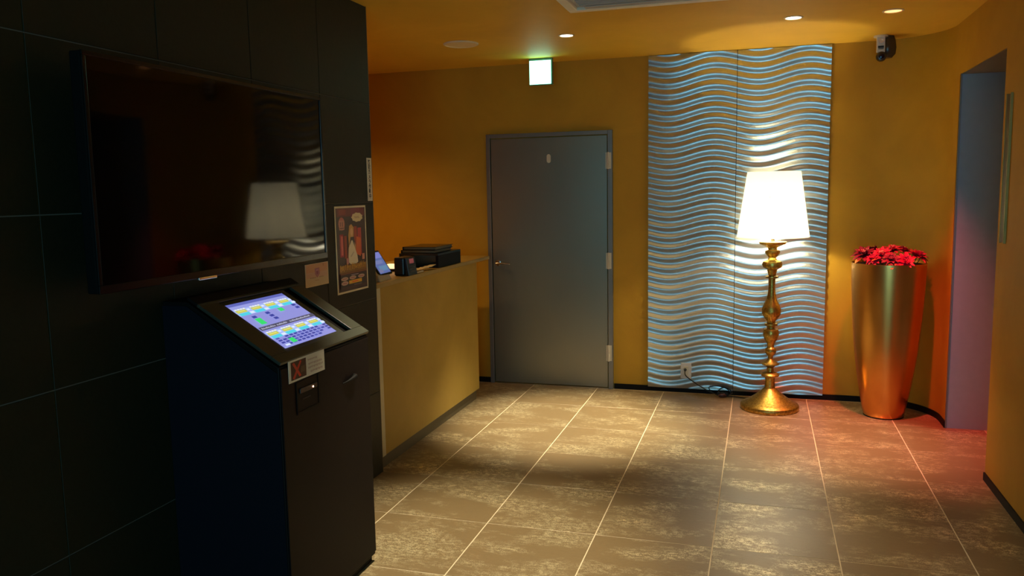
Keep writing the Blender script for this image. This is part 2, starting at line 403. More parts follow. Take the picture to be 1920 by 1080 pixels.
# baseboards
BH = 0.042
struct('trim_3', MB().box(-0.1880, -0.1824, YB-0.0095, YB-0.0003, 0.042, H), M['base'])
struct('baseboard_back_left', MB().box(-4.1, -2.118, YB-0.008, YB, 0, BH), M['base'])
struct('baseboard_back', MB().box(-1.093, XR-RC, YB-0.008, YB, 0, BH), M['base'])
struct('baseboard_corner', curved(RC-0.008, 0, BH, 0.012), M['base'], smooth=True)
struct('baseboard_right', MB().box(XR-0.008, XR, Y1-0.03, YB-RC, 0, BH).box(XR-0.008, XR, YF, Y0, 0, BH), M['base'])

# ------------------------------------------------------------------ steel door
door = thing('door_1', None, None, (-1.6, YB, 0)); door['kind'] = 'structure'
MB().box(-2.118, -2.085, YB-0.028, YB, 0, 2.022).box(-1.135, -1.098, YB-0.028, YB, 0, 2.022).box(-2.085, -1.135, YB-0.028, YB, 1.990, 2.022).build('door_frame', M['frame'], door, bevel=0.002)
MB().box(-2.079, -1.141, YB-0.020, YB-0.002, 0.012, 1.984).build('door_leaf', M['door'], door, bevel=0.002)
MB().box(-2.085, -1.135, YB-0.03, YB, 0, 0.008).build('door_sill', M['chrome'], door)
# lever handle
MB().lathe([(0.024, 0), (0.024, 0.006), (0.018, 0.008)], (-2.035, YB-0.020, 0.994), 24, axis='Y').lathe([(0.009, 0), (0.009, 0.045)], (-2.035, YB-0.020, 0.994), 16, axis='Y').tube(
    [(-2.040, YB-0.062, 0.994), (-2.02, YB-0.064, 0.994), (-1.96, YB-0.064, 0.991), (-1.925, YB-0.060, 0.988)], [0.009, 0.0095, 0.008, 0.007], 12).build('door_handle', M['chrome'], door, smooth=True)
hm = None
for z in (1.79, 1.02, 0.29):
    h = MB().box(-1.150, -1.108, YB-0.034, YB-0.026, z-0.062, z+0.062).lathe([(0.008, -0.064), (0.008, -0.002)], (-1.131, YB-0.038, z), 12).lathe([(0.008, 0.002), (0.008, 0.064)], (-1.131, YB-0.038, z), 12)
    h.build('hinge', M['pale'], door)
# small oval plate
oval = [(0.016*math.cos(a)+(-1.602), 0.018*math.sin(a)+(1.835 if math.sin(a) >= 0 else 1.803)) for a in [2*PI*k/24 for k in range(24)]]
MB().prism(oval, YB-0.024, YB-0.019).build('oval_plate', M['pale'], door, label='small pale oval plate')

# ------------------------------------------------------------------ wave relief panels
def wave_panel(x0, x1, label):
    root = thing('wave_panel', label, 'wall panel', ((x0+x1)/2, YB, 0.035), 'silver wave relief panels on the back wall')
    z0, z1 = 0.035, H-0.004
    PITCH, AMP, WL, DEP = 0.079, 0.029, 0.648, 0.0098
    nx, nz = 44, 320
    vs_ = []; fs = []
    for j in range(nz+1):
        z = z0+(z1-z0)*j/nz
        for i in range(nx+1):
            x = x0+(x1-x0)*i/nx
            ph = (z - AMP*math.cos(2*PI*(x+0.35)/WL))/PITCH
            c = 0.5+0.5*math.cos(2*PI*ph)
            vs_.append((x, YB-0.012-DEP*(c**0.8), z))
    for j in range(nz):
        for i in range(nx):
            a = j*(nx+1)+i; fs.append((a, a+1, a+nx+2, a+nx+1))
    n = len(vs_)
    # back plate corners and skirts so that the panel is solid
    ring = [i for i in range(nx+1)] + [j*(nx+1)+nx for j in range(1, nz+1)] + [nz*(nx+1)+i for i in range(nx-1, -1, -1)] + [j*(nx+1) for j in range(nz-1, 0, -1)]
    for k, i in enumerate(ring): vs_.append(vs_[i])
    n2 = len(vs_)
    for k, i in enumerate(ring): vs_.append((vs_[i][0], YB, vs_[i][2]))
    for k in range(len(ring)):
        k2 = (k+1) % len(ring); fs.append((n+k, n2+k, n2+k2, n+k2))
    mb = MB().add(vs_, fs)
    me = bpy.data.meshes.new('relief_sheet'); me.from_pydata(mb.v, [], mb.f); me.materials.append(M['silver'])
    sm = [True]*(nx*nz) + [False]*len(ring); me.polygons.foreach_set('use_smooth', sm)
    link('relief_sheet', me, root)
    MB().box(x0+0.006, x1-0.006, YB-0.004, YB-0.0005, z0+0.001, z1-0.001).build('backing_board', M['black'], root)
    return root
wave_panel(-0.826, -0.1872, 'left silver wave relief panel, the one with the outlet')
wave_panel(-0.1832, 0.452, 'right silver wave relief panel, behind the gold floor lamp')

# wall outlet on the left panel, and the lamp's cord
t = thing('wall_outlet', 'grey outlet plate low on the left silver wave panel', 'outlet', (-0.534, YB-0.026, 0.115))
MB().box(-0.574, -0.494, YB-0.031, YB-0.014, 0.115, 0.237).build('cover_plate', M['cctv'], t, bevel=0.003)
MB().box(-0.552, -0.516, YB-0.034, YB-0.030, 0.140, 0.212).build('socket_insert', M['pale'], t, bevel=0.002)
t = thing('power_cord', 'black power cord drooping from the outlet to a tangle on the floor', 'cord', (-0.30, YB-0.06, 0))
MB().lathe([(0.010, 0), (0.012, 0.01), (0.008, 0.03)], (-0.538, YB-0.034, 0.188), 14, axis='Y').build('plug', M['black'], t, smooth=True)
pts = []
ctrl = [(-0.538, YB-0.062, 0.188), (-0.535, YB-0.062, 0.150), (-0.50, YB-0.05, 0.115), (-0.44, YB-0.05, 0.075), (-0.37, YB-0.05, 0.035), (-0.31, YB-0.055, 0.012), (-0.27, YB-0.07, 0.006), (-0.22, YB-0.05, 0.008),
        (-0.20, YB-0.04, 0.03), (-0.25, YB-0.035, 0.06), (-0.29, YB-0.04, 0.035), (-0.25, YB-0.06, 0.015), (-0.19, YB-0.05, 0.02), (-0.21, YB-0.035, 0.05), (-0.29, YB-0.035, 0.07), (-0.36, YB-0.04, 0.06), (-0.33, YB-0.05, 0.02),
        (-0.26, YB-0.085, 0.006), (-0.20, YB-0.07, 0.005), (-0.12, YB-0.09, 0.005), (-0.06, YB-0.13, 0.005), (-0.02, YB-0.18, 0.005)]
def catmull(P, k=6):
    P = [Vector(p) for p in P]; out = []
    for i in range(len(P)-1):
        a, b, c, d = P[max(i-1, 0)], P[i], P[i+1], P[min(i+2, len(P)-1)]
        for s in range(k):
            q = s/k; out.append(0.5*((2*b)+(-a+c)*q+(2*a-5*b+4*c-d)*q*q+(-a+3*b-3*c+d)*q**3))
    out.append(P[-1]); return out
MB().tube(catmull(ctrl), 0.0036, 8).build('cable', M['black'], t, smooth=True)
MB().tube([(-0.285, YB-0.105, 0.014), (-0.272, YB-0.105, 0.017), (-0.245, YB-0.10, 0.017), (-0.228, YB-0.098, 0.012)], [0.008, 0.016, 0.016, 0.007], 12).build('inline_switch', mat('dark_red_plastic', (0.05, 0.01, 0.008), 0.4), t, smooth=True, label='dark red inline switch')
MB().box(-0.300, -0.215, YB-0.060, YB-0.036, 0.0, 0.028).build('tap_block', M['black'], t, bevel=0.006)

# ------------------------------------------------------------------ floor lamp
LX, LY = 0.078, 5.935
lamp = thing('floor_lamp', 'tall turned gold floor lamp with a glowing cream shade', 'lamp', (LX, LY, 0))
def zy(y):   # vertical position read off the turned profile
    py = 300 + y/2.25
    return 1.201 - (py-450)*(0.00373 + 0.00006*(py-450)/300)
prof_px = [(345,60),(355,55),(363,35),(370,20),(378,20),(382,32),(392,32),(400,26),(412,16),(420,20),(428,40),(440,44),(452,40),(462,22),(478,18),(486,16),(490,28),(495,28),(500,15),(530,14),(560,16),(590,24),(610,34),(630,42),(650,40),(668,28),(680,18),(686,18),(689,28),(697,28),(703,17),(709,18),(713,30),(722,34),(738,34),(755,28),(768,20),(778,15),(788,14),(795,22),(805,25),(815,22),(826,12),(838,10),(848,20),(857,38),(862,38),(868,22),(876,14),(892,16),(900,36),(905,40),(911,38),(916,22),(930,20),(962,23)]
stem = [(max(0.008, wpx/2.249*0.00352), zy(y)) for y, wpx in prof_px][::-1]
# the bowl under the shade
bowl = [p for p in stem if p[1] > zy(366)]
shaft = [p for p in stem if p[1] <= zy(362)]
c0 = (LX, LY, 0)
MB().lathe([(0.150, 0), (0.196, 0), (0.200, 0.006), (0.200, 0.030), (0.194, 0.038), (0.165, 0.052), (0.125, 0.078), (0.085, 0.108), (0.058, 0.132), (0.040, 0.150), (0.037, 0.152)], c0, 64).build('base', M['gold'], lamp, smooth=True)
MB().lathe([(0.036, 0.150)] + shaft, c0, 40).build('turned_stem', M['gold'], lamp, smooth=True)
MB().lathe([(0.030, shaft[-1][1]-0.002)] + bowl[0:], c0, 48).build('bowl', M['gold'], lamp, smooth=True)
zb, zt, rb, rt = 1.222, 1.672, 0.242, 0.177
MB().lathe([(rb, zb), (rt, zt), (rt-0.002, zt), (rb-0.002, zb)], c0, 72, False, False).build('lamp_shade', M['shade'], lamp, smooth=True)
sp = MB().lathe([(0.014, 1.19), (0.014, 1.40)], c0, 16)
for k in range(3):
    a = 2*PI*k/3 + 0.4; sp.tube([(LX, LY, 1.39), (LX+(rt+0.028)*math.cos(a), LY+(rt+0.028)*math.sin(a), 1.50)], 0.002, 6)
sp.build('shade_holder', M['chrome'], lamp)
# the bulb
bulb_l = light('bulb_light', 'POINT', (LX, LY, 1.34), 27, (1.0, 0.86, 0.60), lamp, shadow_soft_size=0.03)

# ------------------------------------------------------------------ gold vase and flowers
VX, VY = 0.822, 5.935
vase = thing('floor_vase', 'tall gold leaf floor vase tapering to its foot', 'vase', (VX, VY, 0))
vp = [(0.118, 0.0), (0.128, 0.008), (0.137, 0.045), (0.152, 0.13), (0.168, 0.22), (0.187, 0.36), (0.199, 0.46), (0.211, 0.60), (0.221, 0.75), (0.228, 0.90), (0.2325, 1.035), (0.2325, 1.050), (0.226, 1.052), (0.222, 1.040), (0.216, 0.90)]
MB().lathe(vp, (VX, VY, 0), 80, True, False).build('body', M['vase'], vase, smooth=True)
MB().lathe([(0.128, -0.0), (0.128, 0.006), (0.120, 0.008)], (VX, VY, 0), 48).build('foot_ring', M['base'], vase)
MB().lathe([(0.2235, 0.99), (0.2215, 1.040), (0.10, 1.0)], (VX, VY, 0), 48, True, True).build('dark_filling', M['vasein'], vase)

def petal_mesh(L_, W_, m, name='petal', curl=0.35):
    vs_ = []; fs = []; nl = 5
    for i in range(nl+1):
        s = i/nl; ww = W_*math.sin(PI*min(1, 0.12+0.86*s)**0.8)*0.5 + 0.0015
        x = L_*s; z = curl*L_*(s*0.9 - 1.5*s*s*0.7)
        for k, q in enumerate((-1, 0, 1)): vs_.append((x, q*ww, z + (0.18*ww if q else -0.10*ww)))
    for i in range(nl):
        for k in range(2): a = i*3+k; fs.append((a, a+1, a+4, a+3))
    me = MB().add(vs_, fs).mesh(name, m, False)
    me.polygons.foreach_set('use_smooth', [True]*len(me.polygons)); return me
PM = {k: petal_mesh(0.066, 0.030, M[k]) for k in ('red', 'bred', 'dred', 'orange')}
PMS = {k: petal_mesh(0.045, 0.022, M[k], curl=0.1) for k in ('red', 'bred', 'dred', 'orange')}
def flower(x, y, z, tilt, az, key, stam, label, scale=1.0, nout=11, nin=7):
    root = thing('flower', label, 'flower', (x, y, z), 'artificial flowers in the gold vase')
    base_rot = Matrix.Rotation(az, 4, 'Z') @ Matrix.Rotation(tilt, 4, 'Y')
    for ring, (n, me, el, sc) in enumerate(((nout, PM[key], 0.05, 1.0), (nout-2, PM[key], 0.42, 0.9), (nin, PMS[key], 0.95, 0.9))):
        for k in range(n):
            o = bpy.data.objects.new('petal', me); COL.objects.link(o); o.parent = root
            a = 2*PI*(k+0.5*ring)/n + random.uniform(-.12, .12)
            o.matrix_basis = base_rot @ Matrix.Rotation(a, 4, 'Z') @ Matrix.Rotation(-el+random.uniform(-.15, .15), 4, 'Y') @ Matrix.Translation((0.004, 0, 0)) @ Matrix.Scale(scale*sc*random.uniform(.9, 1.08), 4)
    mb = MB()
    for k in range(22):
        a = random.uniform(0, 2*PI); rr = random.uniform(0, 0.020)*scale
        p0 = Vector((rr*0.3*math.cos(a), rr*0.3*math.sin(a), 0.0)); p1 = Vector((rr*1.3*math.cos(a), rr*1.3*math.sin(a), random.uniform(0.018, 0.034)*scale))
        mb.tube([p0, p1, p1+Vector((0, 0, 0.003))], [0.0012, 0.0014, 0.0036], 6)
    o = mb.build('stamens', M[stam], root, world=False); o.matrix_basis = base_rot
    MB().tube([(0, 0, 0.0), (-0.01*math.cos(az), -0.01*math.sin(az), -0.03), ((VX-x)*0.35, (VY-y)*0.35, 0.985-z)], 0.003, 6).build('stem', M['stem'], root, world=False)
F = [
 (0.668, 5.90, 1.100, 0.42, PI+1.0, 'dred', 'stamen', 'dark red flower with pale pink stamens at the left end of the vase', 1.3),
 (0.730, 6.00, 1.112, 0.25, 2.0, 'dred', 'ostamen', 'maroon flower at the back left of the vase', 1.15),
 (0.712, 5.83, 1.080, 0.75, -2.2, 'bred', 'bred_s', 'pink-red flower low at the front left of the rim', 0.85),
 (0.768, 5.86, 1.108, 0.45, -1.9, 'bred', 'stamen', 'bright pink-red flower left of centre in the vase', 1.05),
 (0.812, 5.76, 1.082, 0.80, -1.7, 'dred', 'dred_s', 'deep maroon flower at the middle of the front rim', 0.85),
 (0.838, 5.93, 1.130, 0.25, -1.2, 'red', 'stamen', 'red flower with coral stamens standing highest in the middle', 1.0),
 (0.893, 5.755, 1.068, 1.05, -1.35, 'bred', 'bred_s', 'bright red flower hanging over the front rim of the vase', 1.0),
 (0.915, 5.99, 1.124, 0.30, 0.6, 'red', 'ostamen', 'red flower with orange stamens at the back right', 0.85),
 (0.985, 5.89, 1.095, 0.45, -0.4, 'bred', 'bred_s', 'large crimson flower at the right end of the vase', 1.15),
 (1.020, 5.98, 1.085, 0.55, 0.3, 'dred', 'dred_s', 'dark red flower lowest at the far right of the vase', 0.85),
]
M['dred_s'] = M['dred']; M['bred_s'] = M['bred']
for a in F: flower(*a)
# orange leaves tucked below the blooms
def leaf(x, y, z, az, el, sc, label):
    root = thing('orange_leaf', label, 'leaf', (x, y, z), 'orange leaves among the flowers')
    o = bpy.data.objects.new('blade', PM['orange']); COL.objects.link(o); o.parent = root
    o.matrix_basis = Matrix.Rotation(az, 4, 'Z') @ Matrix.Rotation(el, 4, 'Y') @ Matrix.Diagonal((sc, sc*1.5, sc, 1))
    MB().tube([(0, 0, 0), ((VX-x)*0.4, (VY-y)*0.4, 0.985-z)], 0.0022, 6).build('stalk', M['stem'], root, world=False)
leaf(0.815, 5.745, 1.066, -1.7, 0.65, 0.95, 'orange leaf bent over the middle of the front rim')
leaf(0.755, 5.83, 1.085, -2.4, 0.1, 1.1, 'orange leaf lying below the bright flower at left')
leaf(0.640, 5.85, 1.080, -2.6, 0.5, 0.8, 'small orange leaf at the left end of the rim')

# ------------------------------------------------------------------ ceiling fixtures
def downlight(x, y, rad, m, label, power, col, aim=None, size=1.15, blend=0.6, visible=True):
    t = thing('downlight', label, 'ceiling light', (x, y, H), 'recessed downlights')
    MB().lathe([(rad+0.010, 0), (rad+0.010, -0.003), (rad, -0.005), (rad-0.002, 0)], (x, y, H), 32, False, False).build('trim_ring', M['white'], t)
    MB().lathe([(rad-0.002, -0.0015), (rad-0.002, -0.0005)], (x, y, H), 32).build('lens', m, t)
    light('spot', 'SPOT', (x, y, H-0.02), power, col, t, aim=aim or (x, y, 0), spot_size=size, spot_blend=blend, shadow_soft_size=0.035)
WW = (1.0, 0.88, 0.64)
downlight(-1.216, 5.24, 0.042, M['d_white'], 'white recessed downlight left of centre, near the exit sign', 400, WW, size=0.80, blend=0.9)
downlight(0.160, 5.22, 0.045, M['d_white'], 'white recessed downlight in front of the floor lamp', 120, WW, size=0.85, blend=0.9)
downlight(0.700, 5.24, 0.048, M['d_red'], 'orange recessed downlight near the vase', 180, (1.0, 0.09, 0.07), aim=(0.78, 5.50, 0), size=1.0, blend=1.0)
downlight(-1.216, 3.20, 0.042, M['d_white'], 'recessed downlight above the walkway beside the kiosk, outside the view', 210, WW, size=0.85, blend=0.9)
downlight(0.160, 3.20, 0.042, M['d_white'], 'recessed downlight above the middle of the walkway, outside the view', 50, (1.0, 0.80, 0.56), size=0.9, blend=0.9)
# flush speaker
t = thing('ceiling_speaker', 'round flush speaker grille in the mustard ceiling', 'speaker', (-1.945, 5.26, H))
MB().lathe([(0.118, 0), (0.118, -0.006), (0.108, -0.010), (0.104, -0.006)], (-1.945, 5.26, H), 48, False, False).build('rim', M['white'], t, smooth=True)
MB().lathe([(0.105, -0.001), (0.105, -0.007)], (-1.945, 5.26, H), 48).build('grille', M['grille'], t)
# cassette air conditioner
ax0, ax1, ay0, ay1 = -1.026, -0.06, 3.56, 4.515
t = thing('ceiling_air_conditioner', 'ivory ceiling cassette air conditioner with grey louvres', 'air conditioner', ((ax0+ax1)/2, (ay0+ay1)/2, H))
z0, z1 = H-0.022, H
bw = 0.052
MB().box(ax0, ax1, ay1-bw, ay1, z0, z1).box(ax0, ax1, ay0, ay0+bw, z0, z1).box(ax0, ax0+bw, ay0+bw, ay1-bw, z0, z1).box(ax1-bw, ax1, ay0+bw, ay1-bw, z0, z1).build('frame', M['acw'], t, bevel=0.006)
MB().box(ax0+bw, ax1-bw, ay0+bw, ay1-bw, H-0.004, H-0.0005).build('inner_tray', M['acg'], t)
MB().box(ax0+bw+0.05, ax1-bw-0.05, ay1-bw-0.060, ay1-bw-0.012, H-0.020, H-0.014).build('air_flap', M['acg'], t, bevel=0.002)
for k in range(20):
    y = ay1-bw-0.085-0.036*k
    if y < ay0+bw+0.03: break
    MB().box(ax0+bw+0.03, ax1-bw-0.03, y-0.010, y, H-0.018, H-0.005).build('louvre_slat', M['acg'], t)

# exit sign
t = thing('exit_sign', 'glowing pale green emergency exit sign hung from the ceiling', 'sign', (-1.605, 6.05, H))
ex0, ex1, ez0, ez1 = -1.690, -1.524, 2.366, 2.546
MB().box(ex0-0.004, ex1+0.010, 6.042, 6.080, ez0-0.006, H-0.001).build('housing', M['exitf'], t, bevel=0.003)
MB().box(ex0+0.002, ex1, 6.038, 6.043, ez0, ez1-0.008).build('light_panel', M['glass_e'], t)

# security camera
t = thing('security_camera', 'small grey security camera under the ceiling above the vase', 'camera', (0.742, 6.06, H))
MB().lathe([(0.045, 0), (0.045, -0.010), (0.030, -0.014)], (0.742, 6.07, H), 32).build('mount_plate', M['white'], t, smooth=True)
MB().box(0.714, 0.766, 6.035, 6.060, 2.445, H-0.006).build('front_bracket', M['cctv'], t, bevel=0.004)
MB().lathe([(0.016, 0), (0.016, 0.006), (0.009, 0.006), (0.009, 0.002)], (0.741, 6.035, 2.518), 24, True, True, 'Y').build('pivot_screw', M['chrome'], t)
MB().box(0.722, 0.758, 6.031, 6.036, 2.472, 2.486).box(0.724, 0.756, 6.030, 6.034, 2.464, 2.468).build('slot', M['ink'], t)
MB().lathe([(0.030, -0.01), (0.034, 0.02), (0.030, 0.035), (0.024, 0.038)], (0.745, 6.065, 2.418), 28, True, True, 'Y').build('lens_barrel', M['cctvd'], t, smooth=True)
MB().lathe([(0.019, 0.03), (0.017, 0.040), (0.008, 0.043)], (0.745, 6.065, 2.418), 24, True, True, 'Y').build('lens', M['lens'], t, smooth=True)
MB().lathe([(0.030, 2.415), (0.052, 2.44), (0.056, 2.48), (0.050, 2.53), (0.040, H)], (0.790, 6.115, 0), 28).build('rear_housing', M['cctvd'], t, smooth=True)

# call panel on the right wall
t = thing('lift_call_panel', 'narrow dark upright panel on the right wall beside the alcove', 'panel', (XR, 4.59, 1.27))
MB().box(XR-0.010, XR, 4.570, 4.636, 1.272, 2.0).build('plate', M['panel'], t, bevel=0.003)
MB().box(XR-0.012, XR, 4.636, 4.641, 1.268, 2.004).build('brass_edge', M['brass'], t)
MB().box(XR-0.012, XR, 4.565, 4.570, 1.268, 2.004).build('brass_edge', M['brass'], t)

# ------------------------------------------------------------------ reception counter
t = thing('reception_counter', 'mustard reception counter with a flat top behind the dark tiled wall', 'counter', (-2.3, 4.9, 0))
MB().box(-2.60, XL-0.012, 4.115, 5.745, 0.077, 1.045).build('front_panel', M['counter'], t, bevel=0.003)
MB().box(-2.60, XL-0.010, 4.056, 4.113, 0.077, 1.045).build('end_trim', M['trim'], t, label='pale upright end strip')
MB().box(-2.58, XL-0.030, 4.056, 5.72, 0, 0.077).build('kick_board', M['kick'], t)
MB().box(-2.62, XL-0.002, 4.056, 6.02, 1.045, 1.072).build('counter_top', M['ctop'], t, bevel=0.004)
ZC = 1.072
# tablet on a wedge stand
t = thing('tablet', 'tablet with a lit blue screen leaning on the counter beside the tiled wall', 'tablet', (-2.16, 4.22, ZC))
# leaning plate: faces the lobby (+X) and tilts back
import itertools
tb = Vector((-2.075, 4.20, ZC+0.030)); du = Vector((-0.01, 0.18, 0)); dv = Vector((-0.090, 0, 0.135)); nn = du.cross(dv).normalized()
def slab(o, du, dv, th, mb=None):
    nn = du.cross(dv).normalized(); mb = mb or MB()
    a = [o, o+du, o+du+dv, o+dv]; b = [p - nn*th for p in a]
    return mb.add(a+b, [(0,1,2,3),(7,6,5,4),(0,4,5,1),(1,5,6,2),(2,6,7,3),(3,7,4,0)])
slab(tb-nn*0.001, du, dv, 0.010).build('case', M['black'], t, bevel=0.002)
pr = Print(); pr.rect(0, 1, 0, 1, (0.16, 0.22, 0.55)); pr.rect(0, 1, 0.72, 1, (0.30, 0.32, 0.85)); pr.rect(0.1, 0.8, 0.45, 0.62, (0.26, 0.30, 0.62)); pr.rect(0.2, 0.95, 0.12, 0.35, (0.18, 0.36, 0.60)); pr.rect(0.05, 0.4, 0.05, 0.2, (0.28, 0.28, 0.5))
pr.build('screen', M['tablet'], t, tb+du*0.07+dv*0.07, du*0.86, dv*0.86)
MB().add([(-2.20,4.16,ZC),(-2.06,4.16,ZC),(-2.075,4.16,ZC+0.035),(-2.19,4.16,ZC+0.09),(-2.21,4.33,ZC),(-2.07,4.33,ZC),(-2.085,4.33,ZC+0.03),(-2.20,4.33,ZC+0.085)],
         [(0,1,2,3),(7,6,5,4),(0,4,5,1),(1,5,6,2),(2,6,7,3),(3,7,4,0)]).build('stand', M['pale'], t, bevel=0.003)
# small glowing box further back
t = thing('small_lamp_box', 'small glowing warm white box between tablet and black terminal', 'light box', (-2.33, 4.80, ZC))
MB().box(-2.32, -2.24, 4.73, 4.82, ZC, ZC+0.018).build('base', M['black'], t, bevel=0.002)
MB().box(-2.315, -2.245, 4.735, 4.815, ZC+0.018, ZC+0.044).build('diffuser', M['glow'], t, bevel=0.003)
# card terminal
t = thing('card_terminal', 'black box terminal with a small red display on the counter', 'terminal', (-2.10, 4.50, ZC))
MB().box(-2.130, -2.062, 4.49, 4.63, ZC, ZC+0.112).build('housing', M['black'], t, bevel=0.010)
MB().prism([(-2.0615, ZC), (-2.034, ZC), (-2.050, ZC+0.108), (-2.0615, ZC+0.108)], 4.50, 4.625).build('keypad_wedge', M['black'], t, bevel=0.003)
k0 = Vector((-2.034, 0, ZC)); kd = (Vector((-2.050, 0, ZC+0.108)) - k0)
slab(k0 + kd*0.66 + Vector((0.0022, 4.535, 0.0003)), Vector((0, 0.06, 0)), kd*0.26, 0.002).build('display', M['disp'], t)
for q in range(3):
    slab(k0 + kd*(0.18+0.14*q) + Vector((0.0018, 4.53, 0.0003)), Vector((0, 0.075, 0)), kd*0.08, 0.0016).build('key_row', M['cctvd'], t)

# riser with folders
t = thing('desk_riser', 'black bridge-shaped desk riser on the counter carrying two folders', 'riser', (-2.19, 5.2, ZC))
MB().box(-2.33, -2.046, 5.00, 5.42, ZC+0.082, ZC+0.096).build('shelf', M['black'], t, bevel=0.002)
MB().box(-2.33, -2.225, 5.00, 5.42, ZC, ZC+0.082).build('side_block', M['black'], t, bevel=0.002)
MB().box(-2.066, -2.046, 5.00, 5.42, ZC, ZC+0.082).build('side_block', M['kiosk'], t, bevel=0.002)
MB().box(-2.225, -2.066, 5.01, 5.40, ZC, ZC+0.004).build('bottom_tray', M['black'], t, bevel=0.002)
for k, lab in enumerate(('black flat folder lying directly on the desk riser', 'black flat folder, the upper of two on the desk riser')):
    zb_ = ZC+0.0965+0.0215*k; x0 = -2.32+0.012*k; x1 = -2.075+0.008*k; y0 = 5.01; y1 = 5.33
    t = thing('folder', lab, 'folder', ((x0+x1)/2, (y0+y1)/2, zb_), 'black folders on the riser')
    MB().box(x0, x1, y0, y1, zb_, zb_+0.003).box(x0, x1, y0, y1, zb_+0.018, zb_+0.021).box(x0, x0+0.006, y0, y1, zb_+0.003, zb_+0.018).build('cover', M['tvframe'], t, bevel=0.001)
    MB().box(x0+0.007, x1-0.006, y0+0.008, y1-0.008, zb_+0.0032, zb_+0.0178).build('pages', mat('grey_pages', (0.16, 0.14, 0.08), 0.5), t)
# papers and pen
t = thing('receipt_pile', 'crumpled pale slips of paper beside the black terminal', 'paper', (-2.09, 4.85, ZC))
for k in range(5):
    x = -2.14+0.014*k; y = 4.68+0.045*k
    a = Vector((x, y, ZC+0.001+0.004*k)); d1 = Vector((0.05, 0.03*(k % 2)-0.01, 0.004)); d2 = Vector((-0.01, 0.10, 0.006))
    slab(a+Vector((0, 0, 0.002)), d1, d2, 0.002).build('slip', M['glitter'], t)
t = thing('pen', 'pale pen lying at the front edge of the counter', 'pen', (-2.035, 4.66, ZC))
MB().tube([(-2.045, 4.60, ZC+0.006), (-2.045, 4.602, ZC+0.006), (-2.040, 4.72, ZC+0.006), (-2.040, 4.735, ZC+0.006)], [0.003, 0.0055, 0.0055, 0.002], 10).build('barrel', M['white'], t, smooth=True)
MB().box(-2.0435, -2.0405, 4.68, 4.725, ZC+0.0115, ZC+0.0135).build('clip', M['chrome'], t)

# ------------------------------------------------------------------ television
TF = -1.90; ty0, ty1, tz0, tz1 = 1.955, 3.305, 1.283, 2.002
t = thing('television', 'large black flat television on the dark tiled wall', 'television', (XL, (ty0+ty1)/2, tz0))
MB().box(TF-0.045, TF-0.003, ty0, ty1, tz0, tz1).build('rear_case', mat('tv_matt_back', (0.004, 0.004, 0.004), 0.8, spec=0.1), t, bevel=0.006)
b_ = 0.014
MB().box(TF-0.004, TF+0.004, ty0, ty1, tz1-b_, tz1).box(TF-0.004, TF+0.004, ty0, ty1, tz0, tz0+0.026).box(TF-0.004, TF+0.004, ty0, ty0+b_, tz0+0.026, tz1-b_).box(TF-0.004, TF+0.004, ty1-b_, ty1, tz0+0.026, tz1-b_).build('bezel', M['tvframe'], t, bevel=0.002)
MB().box(TF-0.003, TF, ty0+b_, ty1-b_, tz0+0.026, tz1-b_).build('screen', M['tvscreen'], t)
MB().box(TF-0.002, TF+0.010, 2.40, 2.50, tz0-0.006, tz0+0.004).build('silver_tab', M['chrome'], t, bevel=0.002)
MB().box(XL+0.001, TF-0.045, 2.45, 2.85, 1.45, 1.85).box(XL+0.001, XL+0.02, 2.35, 2.95, 1.40, 1.90).build('wall_bracket', M['kiosk'], t)

# ------------------------------------------------------------------ things on the tiled wall
DU, DV = (0, 1, 0), (0, 0, 1)
WX = XL + 0.0003
# tall poster
py0, py1, pz0, pz1 = 3.617, 3.950, 1.066, 1.510
t = thing('poster', 'dark red tall poster with a woman in a white apron on the tiled wall', 'poster', (XL, (py0+py1)/2, pz0))
MB().box(WX, WX+0.0015, py0, py1, pz0, pz1).build('sheet', M['paper'], t)
W_, H_ = py1-py0, pz1-pz0
pr = Print(); U = lambda a: a*W_; V = lambda a: a*H_
def R(a, b, c, d, col): pr.rect(U(a), U(b), V(c), V(d), col)
def E(a, b, c, d, col, n=16, j=0): pr.ell(U(a), V(b), U(c), V(d), col, n, j)
R(.03, .97, .022, .978, (0.035, 0.008, 0.006))
R(.06, .94, .88, .975, (0.12, 0.010, 0.010)); R(.50, .80, .86, .975, (0.16, 0.012, 0.03)); R(.12, .34, .90, .96, (0.22, 0.02, 0.012))
R(.58, .68, .45, .76, (0.30, 0.035, 0.010)); R(.70, .82, .42, .74, (0.42, 0.030, 0.030)); pr.poly([(U(.62), V(.44)), (U(.78), V(.40)), (U(.80), V(.62)), (U(.66), V(.64))], (0.55, 0.10, 0.015))
R(.12, .24, .42, .68, (0.32, 0.015, 0.03)); R(.16, .22, .44, .66, (0.55, 0.10, 0.10)); R(.26, .34, .40, .66, (0.30, 0.04, 0.01))
E(.20, .80, .10, .075, (0.40, 0.10, 0.09)); R(.12, .28, .73, .84, (0.45, 0.18, 0.13)); R(.15, .17, .77, .82, (0.08, 0.01, 0.01)); R(.21, .23, .77, .82, (0.08, 0.01, 0.01)); R(.14, .26, .745, .755, (0.08, 0.01, 0.01))
E(.70, .865, .17, .050, (0.62, 0.50, 0.30), 18, .14); R(.62, .78, .855, .860, (0.30, 0.12, 0.06)); R(.60, .76, .870, .875, (0.30, 0.12, 0.06))
